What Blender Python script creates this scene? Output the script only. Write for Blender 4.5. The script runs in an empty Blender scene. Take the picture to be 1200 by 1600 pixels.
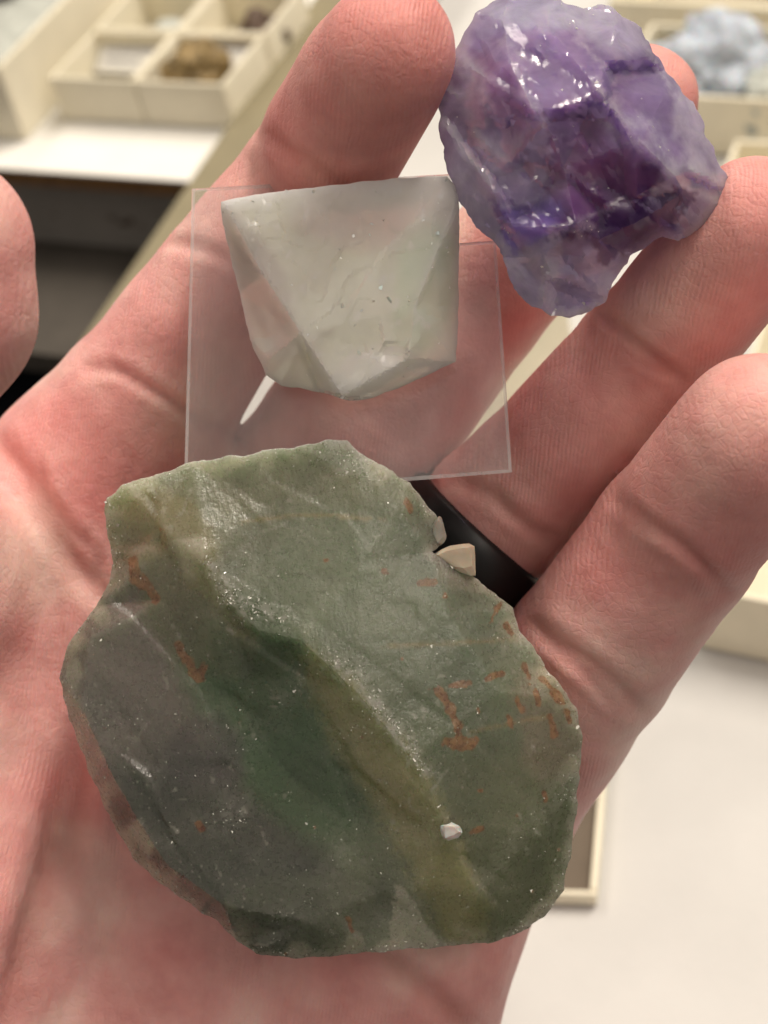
import bpy, bmesh, math, random
import numpy as np
from mathutils import Vector, Matrix, noise
from mathutils.geometry import delaunay_2d_cdt

random.seed(7)
rng = np.random.default_rng(7)
scene = bpy.context.scene
COL = scene.collection

# ------------------------------------------------------------------ camera
F = 2660.0            # focal length in photograph pixels (1200 wide)
CAM_H = 0.262         # camera height over the card of the specimen tray
# columns: tray x axis, tray y axis, up, all written in camera axes
R = np.array([[0.9005, 0.3854, -0.2014], [-0.1395, 0.6947, 0.7056], [0.4118, -0.6073, 0.6794]])
U_, _, Vt_ = np.linalg.svd(R); R = U_ @ Vt_
ROT = Matrix(R.T.tolist())                       # camera axes -> world
CAM = Vector((0, 0, CAM_H))
cd = bpy.data.cameras.new('camera'); cam = bpy.data.objects.new('camera', cd); COL.objects.link(cam)
cam.matrix_world = Matrix.Translation(CAM) @ ROT.to_4x4()
cd.sensor_fit = 'HORIZONTAL'; cd.sensor_width = 36.0; cd.lens = 36.0 * F / 1200.0
cd.clip_start = 0.01; cd.clip_end = 20
cd.dof.use_dof = True; cd.dof.focus_distance = 0.203; cd.dof.aperture_fstop = 31.0
scene.camera = cam

# ------------------------------------------------------------------ light
w = bpy.data.worlds.new('World'); scene.world = w; w.use_nodes = True
w.node_tree.nodes['Background'].inputs[0].default_value = (1.0, 0.90, 0.80, 1)
w.node_tree.nodes['Background'].inputs[1].default_value = 0.37
def ceiling_lamp(x, y, z, sx, sy, p, rz=0.0):
    l = bpy.data.lights.new('ceiling_lamp', 'AREA'); l.shape = 'RECTANGLE'; l.size = sx; l.size_y = sy
    l.energy = p; l.color = (1.0, 0.905, 0.79)
    o = bpy.data.objects.new('ceiling_lamp', l); COL.objects.link(o); o.location = (x, y, z); o.rotation_euler = (0, 0, rz)
ceiling_lamp(0.35, 1.15, 1.75, 0.30, 1.2, 47)
ceiling_lamp(-1.05, 0.75, 1.75, 0.30, 1.2, 15)
ceiling_lamp(1.6, 0.2, 1.75, 0.30, 1.2, 12)
scene.view_settings.view_transform = 'Standard'; scene.view_settings.look = 'None'
scene.view_settings.exposure = 0.0; scene.view_settings.gamma = 1.0
scene.cycles.use_denoising = True; scene.cycles.use_adaptive_sampling = True; scene.cycles.adaptive_threshold = 0.03
scene.cycles.max_bounces = 8; scene.cycles.transparent_max_bounces = 12
scene.cycles.transmission_bounces = 8; scene.cycles.diffuse_bounces = 3; scene.cycles.glossy_bounces = 4
scene.cycles.blur_glossy = 0.6; scene.cycles.sample_clamp_indirect = 6.0

# ------------------------------------------------------------------ frames
D0 = 200.0; S = F / D0          # 13.3 px per mm at the reference distance
def PX(px, py, dz=0.0):
    """camera-space point (mm) seen at a pixel, dz mm behind the reference distance"""
    d = D0 + dz
    return np.array([(px - 600) * d / F, (800 - py) * d / F, -d])
def G(px, py, z=0.0):
    """world point of a pixel on the horizontal plane z"""
    v = ROT @ Vector(((px - 600) / F, (800 - py) / F, -1.0))
    t = (z - CAM.z) / v.z
    return CAM + v * t
def local_obj(name, verts_mm, faces, mat, origin_mm, parent=None, smooth=False):
    """mesh given in camera axes (mm) linked as one object turned like the camera axes"""
    o0 = np.asarray(origin_mm, float)
    v = (np.asarray(verts_mm, float) - o0) / 1000.0
    me = bpy.data.meshes.new(name)
    me.from_pydata(v.tolist(), [], faces if isinstance(faces, list) else faces.tolist())
    me.update()
    ob = bpy.data.objects.new(name, me); COL.objects.link(ob)
    if mat is not None: me.materials.append(mat)
    ob.matrix_world = Matrix.Translation(CAM + ROT @ Vector((o0 / 1000.0).tolist())) @ ROT.to_4x4()
    if parent is not None:
        ob.parent = parent; ob.matrix_parent_inverse = Matrix.Identity(4)
        ob.matrix_basis = parent_world(parent).inverted() @ (Matrix.Translation(CAM + ROT @ Vector((o0 / 1000.0).tolist())) @ ROT.to_4x4())
    if smooth: me.polygons.foreach_set('use_smooth', [True] * len(me.polygons))
    return ob
def parent_world(p):
    m = p.matrix_basis.copy()
    return m if p.parent is None else parent_world(p.parent) @ m
def world_obj(name, verts, faces, mat, origin=None, parent=None, smooth=False):
    verts = np.asarray([list(v) for v in verts], float)
    if origin is None:
        c = verts.mean(0); c[2] = verts[:, 2].min(); origin = c
    origin = np.asarray(list(origin), float)
    me = bpy.data.meshes.new(name); me.from_pydata((verts - origin).tolist(), [], faces); me.update()
    ob = bpy.data.objects.new(name, me); COL.objects.link(ob)
    if mat is not None: me.materials.append(mat)
    ob.location = origin.tolist()
    if parent is not None:
        ob.parent = parent; ob.location = (origin - np.array(parent_world(parent).translation)).tolist()
    if smooth: me.polygons.foreach_set('use_smooth', [True] * len(me.polygons))
    return ob
def tag(o, label=None, cat=None, group=None, kind=None):
    if label: o['label'] = label
    if cat: o['category'] = cat
    if group: o['group'] = group
    if kind: o['kind'] = kind
    return o
def empty(name, loc):
    o = bpy.data.objects.new(name, None); COL.objects.link(o); o.location = loc; o.empty_display_size = 0.01
    return o
def soften(ob, deg):
    ob.data.polygons.foreach_set('use_smooth', [True] * len(ob.data.polygons)); ob.data.set_sharp_from_angle(angle=math.radians(deg))
def set_color(ob, name, rgb):
    me = ob.data
    a = me.attributes.new(name, 'FLOAT_COLOR', 'POINT')
    c = np.ones((len(me.vertices), 4), np.float32); c[:, :3] = rgb
    a.data.foreach_set('color', c.ravel())
def set_float(ob, name, val):
    a = ob.data.attributes.new(name, 'FLOAT', 'POINT'); a.data.foreach_set('value', np.asarray(val, np.float32))

# ------------------------------------------------------------------ materials
class NT:
    def __init__(self, name):
        self.m = bpy.data.materials.new(name); self.m.use_nodes = True
        self.t = self.m.node_tree; self.n = self.t.nodes; self.l = self.t.links
        self.b = self.n['Principled BSDF']; self.out = self.n['Material Output']
    def add(self, typ, ins=None, **kw):
        nd = self.n.new(typ)
        for k, v in kw.items(): setattr(nd, k, v)
        for k, v in (ins or {}).items():
            if hasattr(v, 'is_linked') or isinstance(v, bpy.types.NodeSocket): self.l.new(v, nd.inputs[k])
            else: nd.inputs[k].default_value = v
        return nd
    def obj(self): return self.add('ShaderNodeTexCoord').outputs['Object']
    def noise(self, scale, detail=4, rough=0.55, vec=None, dist=0.0):
        return self.add('ShaderNodeTexNoise', {'Vector': vec or self.obj(), 'Scale': scale, 'Detail': detail, 'Roughness': rough, 'Distortion': dist}).outputs['Fac']
    def ramp(self, fac, stops):
        r = self.add('ShaderNodeValToRGB', {'Fac': fac}); e = r.color_ramp.elements
        while len(e) < len(stops): e.new(0.5)
        for i, (p, c) in enumerate(stops):
            e[i].position = p; e[i].color = (*c, 1) if len(c) == 3 else c
        return r.outputs['Color']
    def mix(self, fac, a, b, mode='MIX'):
        nd = self.add('ShaderNodeMix', data_type='RGBA', blend_type=mode)
        for s, v in ((nd.inputs[0], fac), (nd.inputs[6], a), (nd.inputs[7], b)):
            if isinstance(v, bpy.types.NodeSocket): self.l.new(v, s)
            else: s.default_value = v if not isinstance(v, tuple) or len(v) == 4 else (*v, 1)
        return nd.outputs[2]
    def math(self, op, a, b=0.0):
        nd = self.add('ShaderNodeMath', operation=op)
        for s, v in ((nd.inputs[0], a), (nd.inputs[1], b)):
            if isinstance(v, bpy.types.NodeSocket): self.l.new(v, s)
            else: s.default_value = v
        return nd.outputs[0]
    def attr(self, name, out='Color'): return self.add('ShaderNodeAttribute', attribute_name=name).outputs[out]
    def bump(self, h, strength, dist, normal=None):
        ins = {'Height': h, 'Strength': strength, 'Distance': dist}
        if normal is not None: ins['Normal'] = normal
        return self.add('ShaderNodeBump', ins).outputs['Normal']
    def set(self, **kw):
        for k, v in kw.items():
            k = k.replace('_', ' ')
            if isinstance(v, bpy.types.NodeSocket): self.l.new(v, self.b.inputs[k])
            else: self.b.inputs[k].default_value = (*v, 1) if isinstance(v, tuple) and len(v) == 3 and self.b.inputs[k].type == 'RGBA' else v
        return self

def paper_mat(name, col, var=0.06, rough=0.85, scale=60):
    t = NT(name); n = t.noise(scale, 5)
    c2 = tuple(max(0, c * (1 - var * 3)) for c in col)
    f = t.noise(900, 3)
    t.set(Base_Color=t.ramp(n, [(0.35, c2), (0.65, col)]), Roughness=rough, Normal=t.bump(f, 0.25, 0.0004))
    t.b.inputs['Specular IOR Level'].default_value = 0.25
    return t.m
M = {}
M['card_white'] = paper_mat('white_card', (0.84, 0.82, 0.77), 0.015)
M['cream'] = paper_mat('cream_paperboard', (0.86, 0.80, 0.635), 0.03)
M['cream_in'] = paper_mat('cream_paperboard_inside', (0.80, 0.74, 0.59), 0.03)
M['kraft'] = paper_mat('brown_corrugated', (0.22, 0.12, 0.05), 0.15, scale=300)
M['sheet'] = paper_mat('white_sheet', (0.62, 0.61, 0.59), 0.05, scale=14)
M['olive'] = paper_mat('olive_painted_rim', (0.27, 0.235, 0.15), 0.03)
M['grey'] = paper_mat('shaded_grey_shelf', (0.085, 0.074, 0.062), 0.06)  # shelf lies in shadow; that shade is put into this dark colour
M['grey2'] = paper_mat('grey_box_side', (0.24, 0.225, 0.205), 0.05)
M['navy'] = paper_mat('dark_navy_cloth', (0.006, 0.008, 0.013), 0.1, scale=200)
M['label'] = paper_mat('label_paper', (0.68, 0.66, 0.60), 0.03)
M['ink'] = paper_mat('grey_ink', (0.16, 0.16, 0.20), 0.05)
def plain(name, col, rough=0.6, var=0.45, **kw):
    t = NT(name); n = t.noise(250, 5); c2 = tuple(c * var for c in col)
    t.set(Base_Color=t.ramp(n, [(0.35, c2), (0.65, col)]), Roughness=rough, **kw); return t.m
M['ochre'] = plain('ochre_mineral', (0.36, 0.25, 0.10))
M['brown'] = plain('dark_brown_mineral', (0.10, 0.055, 0.03))
M['greyrock'] = plain('pale_grey_mineral', (0.50, 0.52, 0.47), 0.6, 0.75)
M['blue'] = plain('pale_blue_mineral', (0.52, 0.58, 0.66), 0.5, 0.72, Subsurface_Weight=0.3, Subsurface_Scale=0.003)
def ring_mat():
    t = NT('black_ring'); t.set(Base_Color=(0.006, 0.006, 0.007), Roughness=0.42); return t.m
M['ring'] = ring_mat()

def skin_mat():
    t = NT('skin'); o = t.obj()
    blush = t.attr('blush', 'Fac'); cre = t.attr('crease', 'Fac'); pale = t.attr('pale', 'Fac')
    n1 = t.noise(55, 4, 0.55, o); n2 = t.noise(230, 3, 0.6, o); n3 = t.noise(1400, 3, 0.6, o)
    base = t.ramp(n1, [(0.30, (0.74, 0.30, 0.28)), (0.50, (0.82, 0.425, 0.39)), (0.70, (0.89, 0.61, 0.53))])
    base = t.mix(t.math('MULTIPLY', blush, 0.75), base, (0.66, 0.235, 0.205, 1))
    base = t.mix(t.math('MULTIPLY', pale, 0.5), base, (0.83, 0.64, 0.54, 1))
    mot = t.ramp(n2, [(0.35, (0.93, 0.90, 0.90)), (0.65, (1.03, 1.04, 1.04))])
    base = t.mix(1.0, base, mot, 'MULTIPLY')
    base = t.mix(t.math('MULTIPLY', cre, 0.35), base, (0.40, 0.12, 0.085, 1))
    # dermal ridges: fine bent parallel lines
    mp = t.add('ShaderNodeMapping', {'Vector': o, 'Rotation': (0, 0, math.radians(12)), 'Scale': (1, 0.55, 0.8)}).outputs[0]
    wv = t.add('ShaderNodeTexWave', {'Vector': mp, 'Scale': 600.0, 'Distortion': 16.0, 'Detail': 3.0, 'Detail Scale': 0.13, 'Detail Roughness': 0.5}, wave_type='BANDS', bands_direction='X').outputs['Fac']
    vor = t.add('ShaderNodeTexVoronoi', {'Vector': o, 'Scale': 820.0}, feature='DISTANCE_TO_EDGE').outputs['Distance']
    vor = t.math('MINIMUM', vor, 0.12)
    b1 = t.bump(t.noise(500, 6, 0.65, o), 0.45, 0.0005)
    b2 = t.bump(vor, 0.42, 0.0005, b1)
    wv = t.math('MULTIPLY', wv, t.ramp(t.noise(70, 2, 0.5, o), [(0.42, (0, 0, 0)), (0.62, (1, 1, 1))])); b3 = t.bump(wv, 0.30, 0.00014, b2)
    for nm_, tip_ in (('index', (640, 60, -6)), ('ring', (1150, 380, -4)), ('little', (1170, 700, -14))):
        lp = (np.array([(tip_[0] - 600) * (200 + tip_[2]) / F, (800 - tip_[1]) * (200 + tip_[2]) / F, -(200 + tip_[2])]) - np.array([(300 - 600) * 260 / F, (800 - 1500) * 260 / F, -260.0])) / 1000.0
        mpp = t.add('ShaderNodeMapping', {'Vector': o, 'Location': tuple(-lp)}).outputs[0]
        mpp = t.add('ShaderNodeMapping', {'Vector': mpp, 'Scale': (1.0, 0.72, 0.6)}).outputs[0]
        rg = t.add('ShaderNodeTexWave', {'Vector': mpp, 'Scale': 600.0, 'Distortion': 14.0, 'Detail': 2.0, 'Detail Scale': 0.1}, wave_type='RINGS', rings_direction='SPHERICAL').outputs['Fac']
        ln = t.add('ShaderNodeVectorMath', {0: mpp}, operation='LENGTH').outputs['Value']
        mk_ = t.ramp(t.math('MULTIPLY', ln, 100.0), [(0.55, (1, 1, 1)), (0.95, (0, 0, 0))])
        b3 = t.bump(t.math('MULTIPLY', rg, mk_), 0.11, 0.0001, b3)
    t.set(Base_Color=base, Roughness=t.math('ADD', t.math('MULTIPLY', n2, 0.18), 0.40), Normal=b3,
          Subsurface_Weight=0.35, Subsurface_Scale=0.003)
    t.b.inputs['Subsurface Radius'].default_value = (1.0, 0.35, 0.2)
    t.b.inputs['Specular IOR Level'].default_value = 0.37
    return t.m
M['skin'] = skin_mat()

def fluorite_mat():
    t = NT('green_fluorite'); o = t.obj()
    col = t.attr('zone'); frost = t.attr('frost', 'Fac'); sm = t.attr('smooth', 'Fac')
    n = t.noise(160, 6, 0.6, o); n2 = t.noise(900, 4, 0.65, o); n3 = t.noise(2600, 3, 0.7, o)
    c = t.mix(1.0, col, t.ramp(n, [(0.3, (0.95, 0.95, 0.95)), (0.7, (1.05, 1.05, 1.04))]), 'MULTIPLY')
    c = t.mix(1.0, c, t.ramp(t.noise(70, 5, 0.6, o, 0.8), [(0.32, (0.86, 0.88, 0.86)), (0.68, (1.14, 1.12, 1.09))]), 'MULTIPLY')
    c = t.mix(1.0, c, t.ramp(n2, [(0.33, (0.95, 0.95, 0.95)), (0.68, (1.05, 1.05, 1.04))]), 'MULTIPLY')
    fr = t.math('MULTIPLY', frost, t.ramp(n2, [(0.42, (0, 0, 0)), (0.62, (1, 1, 1))]))
    c = t.mix(t.math('MULTIPLY', fr, 0.6), c, (0.50, 0.49, 0.43, 1))
    mr = t.math('ADD', t.attr('rust', 'Fac'), t.math('MULTIPLY', t.math('SUBTRACT', t.noise(1100, 5, 0.7, o), 0.5), 1.0))
    c = t.mix(t.ramp(mr, [(0.34, (0, 0, 0)), (0.64, (0.80, 0.80, 0.80))]), c, t.ramp(n2, [(0.35, (0.17, 0.062, 0.026)), (0.65, (0.40, 0.22, 0.105))]))
    ms = t.math('ADD', t.attr('scratch', 'Fac'), t.math('MULTIPLY', t.math('SUBTRACT', t.noise(900, 3, 0.6, o), 0.5), 1.3))
    c = t.mix(t.ramp(ms, [(0.5, (0, 0, 0)), (0.85, (0.45, 0.45, 0.45))]), c, (0.44, 0.43, 0.36, 1))
    sp = t.add('ShaderNodeTexVoronoi', {'Vector': o, 'Scale': 1050.0, 'Randomness': 1.0}).outputs['Distance']
    sk = t.math('MULTIPLY', t.ramp(sp, [(0.10, (1, 1, 1)), (0.22, (0, 0, 0))]), t.ramp(t.noise(210, 4, 0.6, o), [(0.46, (0, 0, 0)), (0.66, (1, 1, 1))]))
    c = t.mix(t.math('MULTIPLY', sk, 0.55), c, (0.52, 0.50, 0.42, 1))
    c = t.mix(t.math('MULTIPLY', t.attr('crack', 'Fac'), 0.2), c, (0.03, 0.028, 0.02, 1))
    mp = t.add('ShaderNodeMapping', {'Vector': o, 'Rotation': (0, 0, math.radians(-20)), 'Scale': (1.6, 0.8, 1)}).outputs[0]
    vo = t.add('ShaderNodeTexVoronoi', {'Vector': mp, 'Scale': 1300.0}).outputs['Distance']
    b = t.bump(n2, 0.12, 0.0003); b = t.bump(vo, 0.13, 0.0003, b); b = t.bump(n3, 0.35, 0.0002, b)
    rough = t.math('ADD', t.math('MULTIPLY', t.noise(1800, 2, 0.5, o), 0.5), 0.06)
    t.set(Base_Color=c, Roughness=rough, Normal=b, IOR=1.434, Subsurface_Weight=1.0, Subsurface_Scale=0.012, Transmission_Weight=0.30, Coat_Weight=0.5, Coat_Roughness=0.12, Coat_Normal=b)
    t.b.inputs['Subsurface Radius'].default_value = (0.7, 1.0, 0.7)
    return t.m
M['fluorite'] = fluorite_mat()

def amethyst_mat():
    t = NT('amethyst'); o = t.obj()
    col = t.attr('zone'); frost = t.attr('frost', 'Fac')
    n = t.noise(170, 6, 0.6, o, 0.6); n2 = t.noise(700, 5, 0.65, o)
    c = t.mix(1.0, col, t.ramp(n, [(0.3, (0.72, 0.68, 0.74)), (0.7, (1.3, 1.3, 1.25))]), 'MULTIPLY')
    fr = t.math('MULTIPLY', frost, t.ramp(n2, [(0.38, (0.25, 0.25, 0.25)), (0.6, (1, 1, 1))]))
    c = t.mix(t.math('MULTIPLY', fr, 0.5), c, (0.70, 0.66, 0.76, 1))
    mp = t.add('ShaderNodeMapping', {'Vector': o, 'Rotation': (0, 0, math.radians(48)), 'Scale': (0.35, 1.6, 1)}).outputs[0]
    st = t.noise(700, 4, 0.6, mp)
    b = t.bump(st, 0.14, 0.0004); b = t.bump(n2, 0.07, 0.0003, b)
    t.set(Base_Color=c, Roughness=t.math('ADD', t.math('MULTIPLY', n2, 0.26), 0.04), Normal=b, IOR=1.54,
          Transmission_Weight=0.48, Subsurface_Weight=0.9, Subsurface_Scale=0.006, Coat_Weight=0.0, Coat_Roughness=0.08)
    t.b.inputs['Subsurface Radius'].default_value = (0.8, 0.6, 1.0)
    return t.m
M['amethyst'] = amethyst_mat()

def clear_fluorite_mat():
    t = NT('clear_fluorite'); o = t.obj()
    col = t.attr('zone'); frost = t.attr('frost', 'Fac')
    n2 = t.noise(500, 5, 0.6, o); n = t.noise(120, 4, 0.5, o)
    c = t.mix(1.0, col, t.ramp(n, [(0.3, (0.9, 0.9, 0.9)), (0.7, (1.1, 1.1, 1.08))]), 'MULTIPLY')
    c = t.mix(t.math('MULTIPLY', frost, t.ramp(n2, [(0.35, (0.3, 0.3, 0.3)), (0.6, (1, 1, 1))])), c, (0.95, 0.94, 0.90, 1))
    b = t.bump(n2, 0.14, 0.0003)
    t.set(Base_Color=c, Roughness=0.26, Coat_Weight=0.5, Coat_Roughness=0.08, Normal=b, IOR=1.434, Transmission_Weight=0.40, Subsurface_Weight=1.0, Subsurface_Scale=0.006)
    t.b.inputs['Subsurface Radius'].default_value = (1.0, 1.0, 0.9)
    return t.m
M['clearfl'] = clear_fluorite_mat()

def film_mat(name, haze, edge=False):
    t = NT(name); t.n.remove(t.b)
    tr = t.add('ShaderNodeBsdfTransparent', {'Color': (0.99, 0.985, 0.985, 1)}).outputs[0]
    di = t.add('ShaderNodeBsdfDiffuse', {'Color': (0.97, 0.94, 0.93, 1)}).outputs[0]
    tl = t.add('ShaderNodeBsdfTranslucent', {'Color': (0.97, 0.94, 0.93, 1)}).outputs[0]
    hz = t.add('ShaderNodeMixShader', {0: 0.3, 1: di, 2: tl}).outputs[0]
    n = t.noise(90, 4)
    st = t.add('ShaderNodeMapping', {'Vector': t.obj(), 'Rotation': (0, 0, math.radians(-50)), 'Scale': (1, 0.3, 1)}).outputs[0]
    hf = t.math('MULTIPLY', t.ramp(t.noise(130, 3, 0.6, st), [(0.3, (0.45, 0.45, 0.45)), (0.7, (1.4, 1.4, 1.4))]), haze)  # streaks in the haze stand for soft reflections on the sheet
    m1 = t.add('ShaderNodeMixShader', {0: hf, 1: tr, 2: hz}).outputs[0]
    gl = t.add('ShaderNodeBsdfGlossy', {'Color': (1, 1, 1, 1), 'Roughness': 0.06}).outputs[0]
    fz = t.add('ShaderNodeFresnel', {'IOR': 1.55, 'Normal': t.bump(t.noise(60, 2), 0.08, 0.002)}).outputs[0]
    m2 = t.add('ShaderNodeMixShader', {0: fz, 1: m1, 2: gl}).outputs[0]
    t.l.new(m2, t.out.inputs[0]); return t.m
M['film'] = film_mat('clear_plastic', 0.10)
M['film_edge'] = film_mat('clear_plastic_edge', 0.30)
M['chip'] = plain('pale_chip', (0.35, 0.33, 0.28), 0.25, 0.7, Subsurface_Weight=0.4, Subsurface_Scale=0.002)
M['chip_tan'] = plain('tan_chip', (0.55, 0.46, 0.34), 0.45, 0.75, Subsurface_Weight=0.4, Subsurface_Scale=0.002)
M['glint'] = plain('cleavage_glint', (0.72, 0.71, 0.64), 0.08, 0.7)
M['sliver'] = plain('clear_sliver', (0.85, 0.82, 0.76), 0.15, Subsurface_Weight=0.5, Subsurface_Scale=0.003)

# ------------------------------------------------------------------ setting: table and trays
def quad_prism(name, base, z0, z1, mat, parent=None):
    """prism over a polygon of (x, y)"""
    n = len(base)
    v = [(p[0], p[1], z0) for p in base] + [(p[0], p[1], z1) for p in base]
    f = [tuple(range(n - 1, -1, -1)), tuple(range(n, 2 * n))] + [(i, (i + 1) % n, n + (i + 1) % n, n + i) for i in range(n)]
    return world_obj(name, v, f, mat, parent=parent)
GZ = -0.075
cl = world_obj('ground', [(-1.5, -1.5, GZ), (1.5, -1.5, GZ), (1.5, 1.5, GZ), (-1.5, 1.5, GZ)], [(0, 1, 2, 3)], M['navy'])
tag(cl, 'dark navy cloth lying under the trays', kind='structure')

def open_box(name, org, ux, uy, sx, sy, h, label, wall=0.0012, mat='cream', group='cream paperboard specimen boxes', floor='cream_in'):
    """open cardboard specimen box: corner org, axes ux / uy (unit), size sx, sy"""
    e = empty(name, (org[0], org[1], org[2])); z = org[2]
    def P(a, b): return (org[0] + ux[0] * a + uy[0] * b, org[1] + ux[1] * a + uy[1] * b)
    tag(e, label, 'box', group)
    quad_prism('box_floor', [P(wall, wall), P(sx - wall, wall), P(sx - wall, sy - wall), P(wall, sy - wall)], z + 0.0004, z + 0.0014, M[floor], e)
    for a0, a1, b0, b1 in ((0, sx, 0, wall), (0, sx, sy - wall, sy), (0, wall, wall + 1e-5, sy - wall - 1e-5), (sx - wall, sx, wall + 1e-5, sy - wall - 1e-5)):
        o = quad_prism('wall', [P(a0, b0), P(a1, b0), P(a1, b1), P(a0, b1)], z + 0.0002, z + h + random.uniform(-4e-4, 4e-4), M[mat], e)
        bv = o.modifiers.new('soft', 'BEVEL'); bv.width = 0.0004; bv.segments = 2
    return e
UX, UY = (1, 0), (0, 1)

def lump(name, loc, r, mat, label, cat='mineral', group='minerals in the specimen boxes', flat=0.8, seed=0, rough=0.35, sub=4):
    bm = bmesh.new(); bmesh.ops.create_icosphere(bm, subdivisions=sub, radius=1)
    for v in bm.verts:
        p = v.co.copy(); n = noise.fractal(p * 1.3 + Vector((seed * 7.1, 3, 1)), 1.0, 2.0, 4)
        c = noise.voronoi(p * 1.6 + Vector((seed * 3.3, 0, 0)))[0][0]
        v.co = p * (1 + rough * n - 0.30 * c + 0.12); v.co.z *= flat
    zmin = min(v.co.z for v in bm.verts)
    for v in bm.verts: v.co = Vector((v.co.x * r, v.co.y * r, max((v.co.z - zmin) * r, 0)))
    me = bpy.data.meshes.new(name); bm.to_mesh(me); bm.free(); me.materials.append(M[mat])
    o = bpy.data.objects.new(name, me); COL.objects.link(o); o.location = loc
    return tag(o, label, cat, group)

def flat_label(name, org, ux, uy, sx, sy, label, tilt=0.0, lines=2):
    e = empty(name, org); tag(e, label, 'label')
    n = len(range(lines))
    def V(a, b, k): return (org[0] + ux[0] * a + uy[0] * b, org[1] + ux[1] * a + uy[1] * b, org[2] + b * tilt + k)
    world_obj('paper', [V(0, 0, 0), V(sx, 0, 0), V(sx, sy, 0), V(0, sy, 0), V(0, 0, .0002), V(sx, 0, .0002), V(sx, sy, .0002), V(0, sy, .0002)],
              [(3, 2, 1, 0), (4, 5, 6, 7), (0, 1, 5, 4), (1, 2, 6, 5), (2, 3, 7, 6), (3, 0, 4, 7)], M['label'], parent=e)
    vs, fs = [], []
    for i in range(lines):
        b = sy * (0.78 - 0.42 * i); a = sx * 0.1
        while a < sx * (0.88 - 0.25 * i):
            ww = random.uniform(0.0010, 0.0022); h = random.uniform(0.0009, 0.0013); k = len(vs)
            vs += [V(a, b, .0003), V(a + ww, b, .0003), V(a + ww, b + h, .0003), V(a, b + h, .0003)]; fs.append((k, k + 1, k + 2, k + 3))
            a += ww + 0.0006
    o = world_obj('writing', vs, fs, M['ink'], parent=e)
    return e

# left tray: white card over corrugated board carrying the boxes
TL = G(-40, 252); TR = G(292, 292)
LX = TL[0] - 0.25; RX = TR[0] + 0.012; FY = (TL[1] + TR[1]) / 2
tray = empty('cardboard_flat', (RX - 0.1, FY, -0.0022))
tag(tray, 'white topped corrugated cardboard flat carrying small boxes at upper left', 'cardboard flat')
quad_prism('corrugated_board', [(LX, FY + 0.0006), (RX, FY + 0.0006), (RX, FY + 0.5), (LX, FY + 0.5)], -0.0062, -0.0007, M['kraft'], tray)
quad_prism('white_card', [(LX, FY), (RX - 0.0005, FY), (RX - 0.0005, FY + 0.5), (LX, FY + 0.5)], -0.0006, 0.0, M['card_white'], tray)

# rows of boxes on the card.  corner of the box with the ochre mineral:
c0 = G(232, 196); c1 = G(342, 203)
bw = 0.0315; bd = 0.029; bh = 0.0155
ox, oy = c0[0], c0[1]
k = 0
names = {
 (0, 0): 'cream specimen box holding a lumpy ochre mineral, nearest the olive rim',
 (-1, 0): 'cream specimen box holding a small grey mineral and label, left of the ochre mineral box',
 (0, 1): 'cream specimen box holding a dark brown mineral, behind the ochre mineral box',
 (-1, 1): 'cream specimen box with a broad grey slab, behind the small grey mineral box',
 (0, 2): 'cream specimen box third from the front beside the olive rim'}
for (i, j), lab in names.items():
    if (i, j) == (0, 2): continue
    open_box('specimen_box', (ox + i * (bw + 0.0006), oy + j * (bd + 0.0008), 0.0003), UX, UY, bw, bd, bh, lab)
# taller large box at the left
tb = G(42, 221)
open_box('specimen_box', (tb[0] - 0.085, tb[1], 0.0003), UX, UY, 0.085, 0.16, 0.026, 'large tall cream box with greenish slabs at the left picture edge', wall=0.0016)
lump('ochre_mineral', (ox + bw * 0.52, oy + bd * 0.40, 0.0018), 0.0098, 'ochre', 'lumpy ochre brown mineral in the box nearest the olive rim', seed=2, flat=1.0)
lump('grey_mineral', (ox - bw * 0.55, oy + bd * 0.30, 0.0018), 0.0050, 'greyrock', 'small pale grey mineral in the box left of the ochre one', seed=3)
lump('brown_mineral', (ox + bw * 0.74, oy + bd * 1.45, 0.0018), 0.0080, 'brown', 'dark brown mineral in the box behind the ochre one', seed=4)
lump('grey_slab', (ox - bw * 0.40, oy + bd * 1.45, 0.0018), 0.0105, 'greyrock', 'broad pale grey mineral slab in the second row of boxes', seed=5, flat=0.35)
s0 = G(5, 60, 0.004)
lump('green_grey_slab', (tb[0] - 0.034, tb[1] + 0.045, 0.0018), 0.030, 'greyrock', 'wide grey green slab in the large box at left picture edge', seed=8, flat=0.3)
lump('brown_mineral', (tb[0] - 0.036, tb[1] + 0.060, 0.0175), 0.0095, 'brown', 'small dark brown mineral on the slab at left picture edge', seed=9, flat=0.5)
flat_label('paper_label', (ox + 0.002, oy + bd - 0.0075, 0.0085), UX, UY, bw - 0.005, 0.006, 'handwritten paper label behind the ochre mineral', 0.6)
flat_label('paper_label', (ox - bw + 0.002, oy + bd - 0.0095, 0.006), UX, UY, bw - 0.006, 0.008, 'handwritten paper label behind the small grey mineral', 0.6)

# box front under the flat, shelf below it in a grey darkened for its shade
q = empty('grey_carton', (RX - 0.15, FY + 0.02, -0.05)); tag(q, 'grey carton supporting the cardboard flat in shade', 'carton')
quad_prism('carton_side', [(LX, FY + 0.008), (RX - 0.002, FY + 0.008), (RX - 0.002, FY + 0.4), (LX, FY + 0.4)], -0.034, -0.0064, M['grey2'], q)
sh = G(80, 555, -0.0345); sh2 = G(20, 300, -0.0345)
quad_prism('shelf', [(LX, sh[1]), (RX - 0.01, sh[1]), (RX - 0.004, sh[1] + 0.006), (RX - 0.004, FY + 0.4), (LX, FY + 0.4)], -0.042, -0.0345, M['grey'], q)

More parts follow.
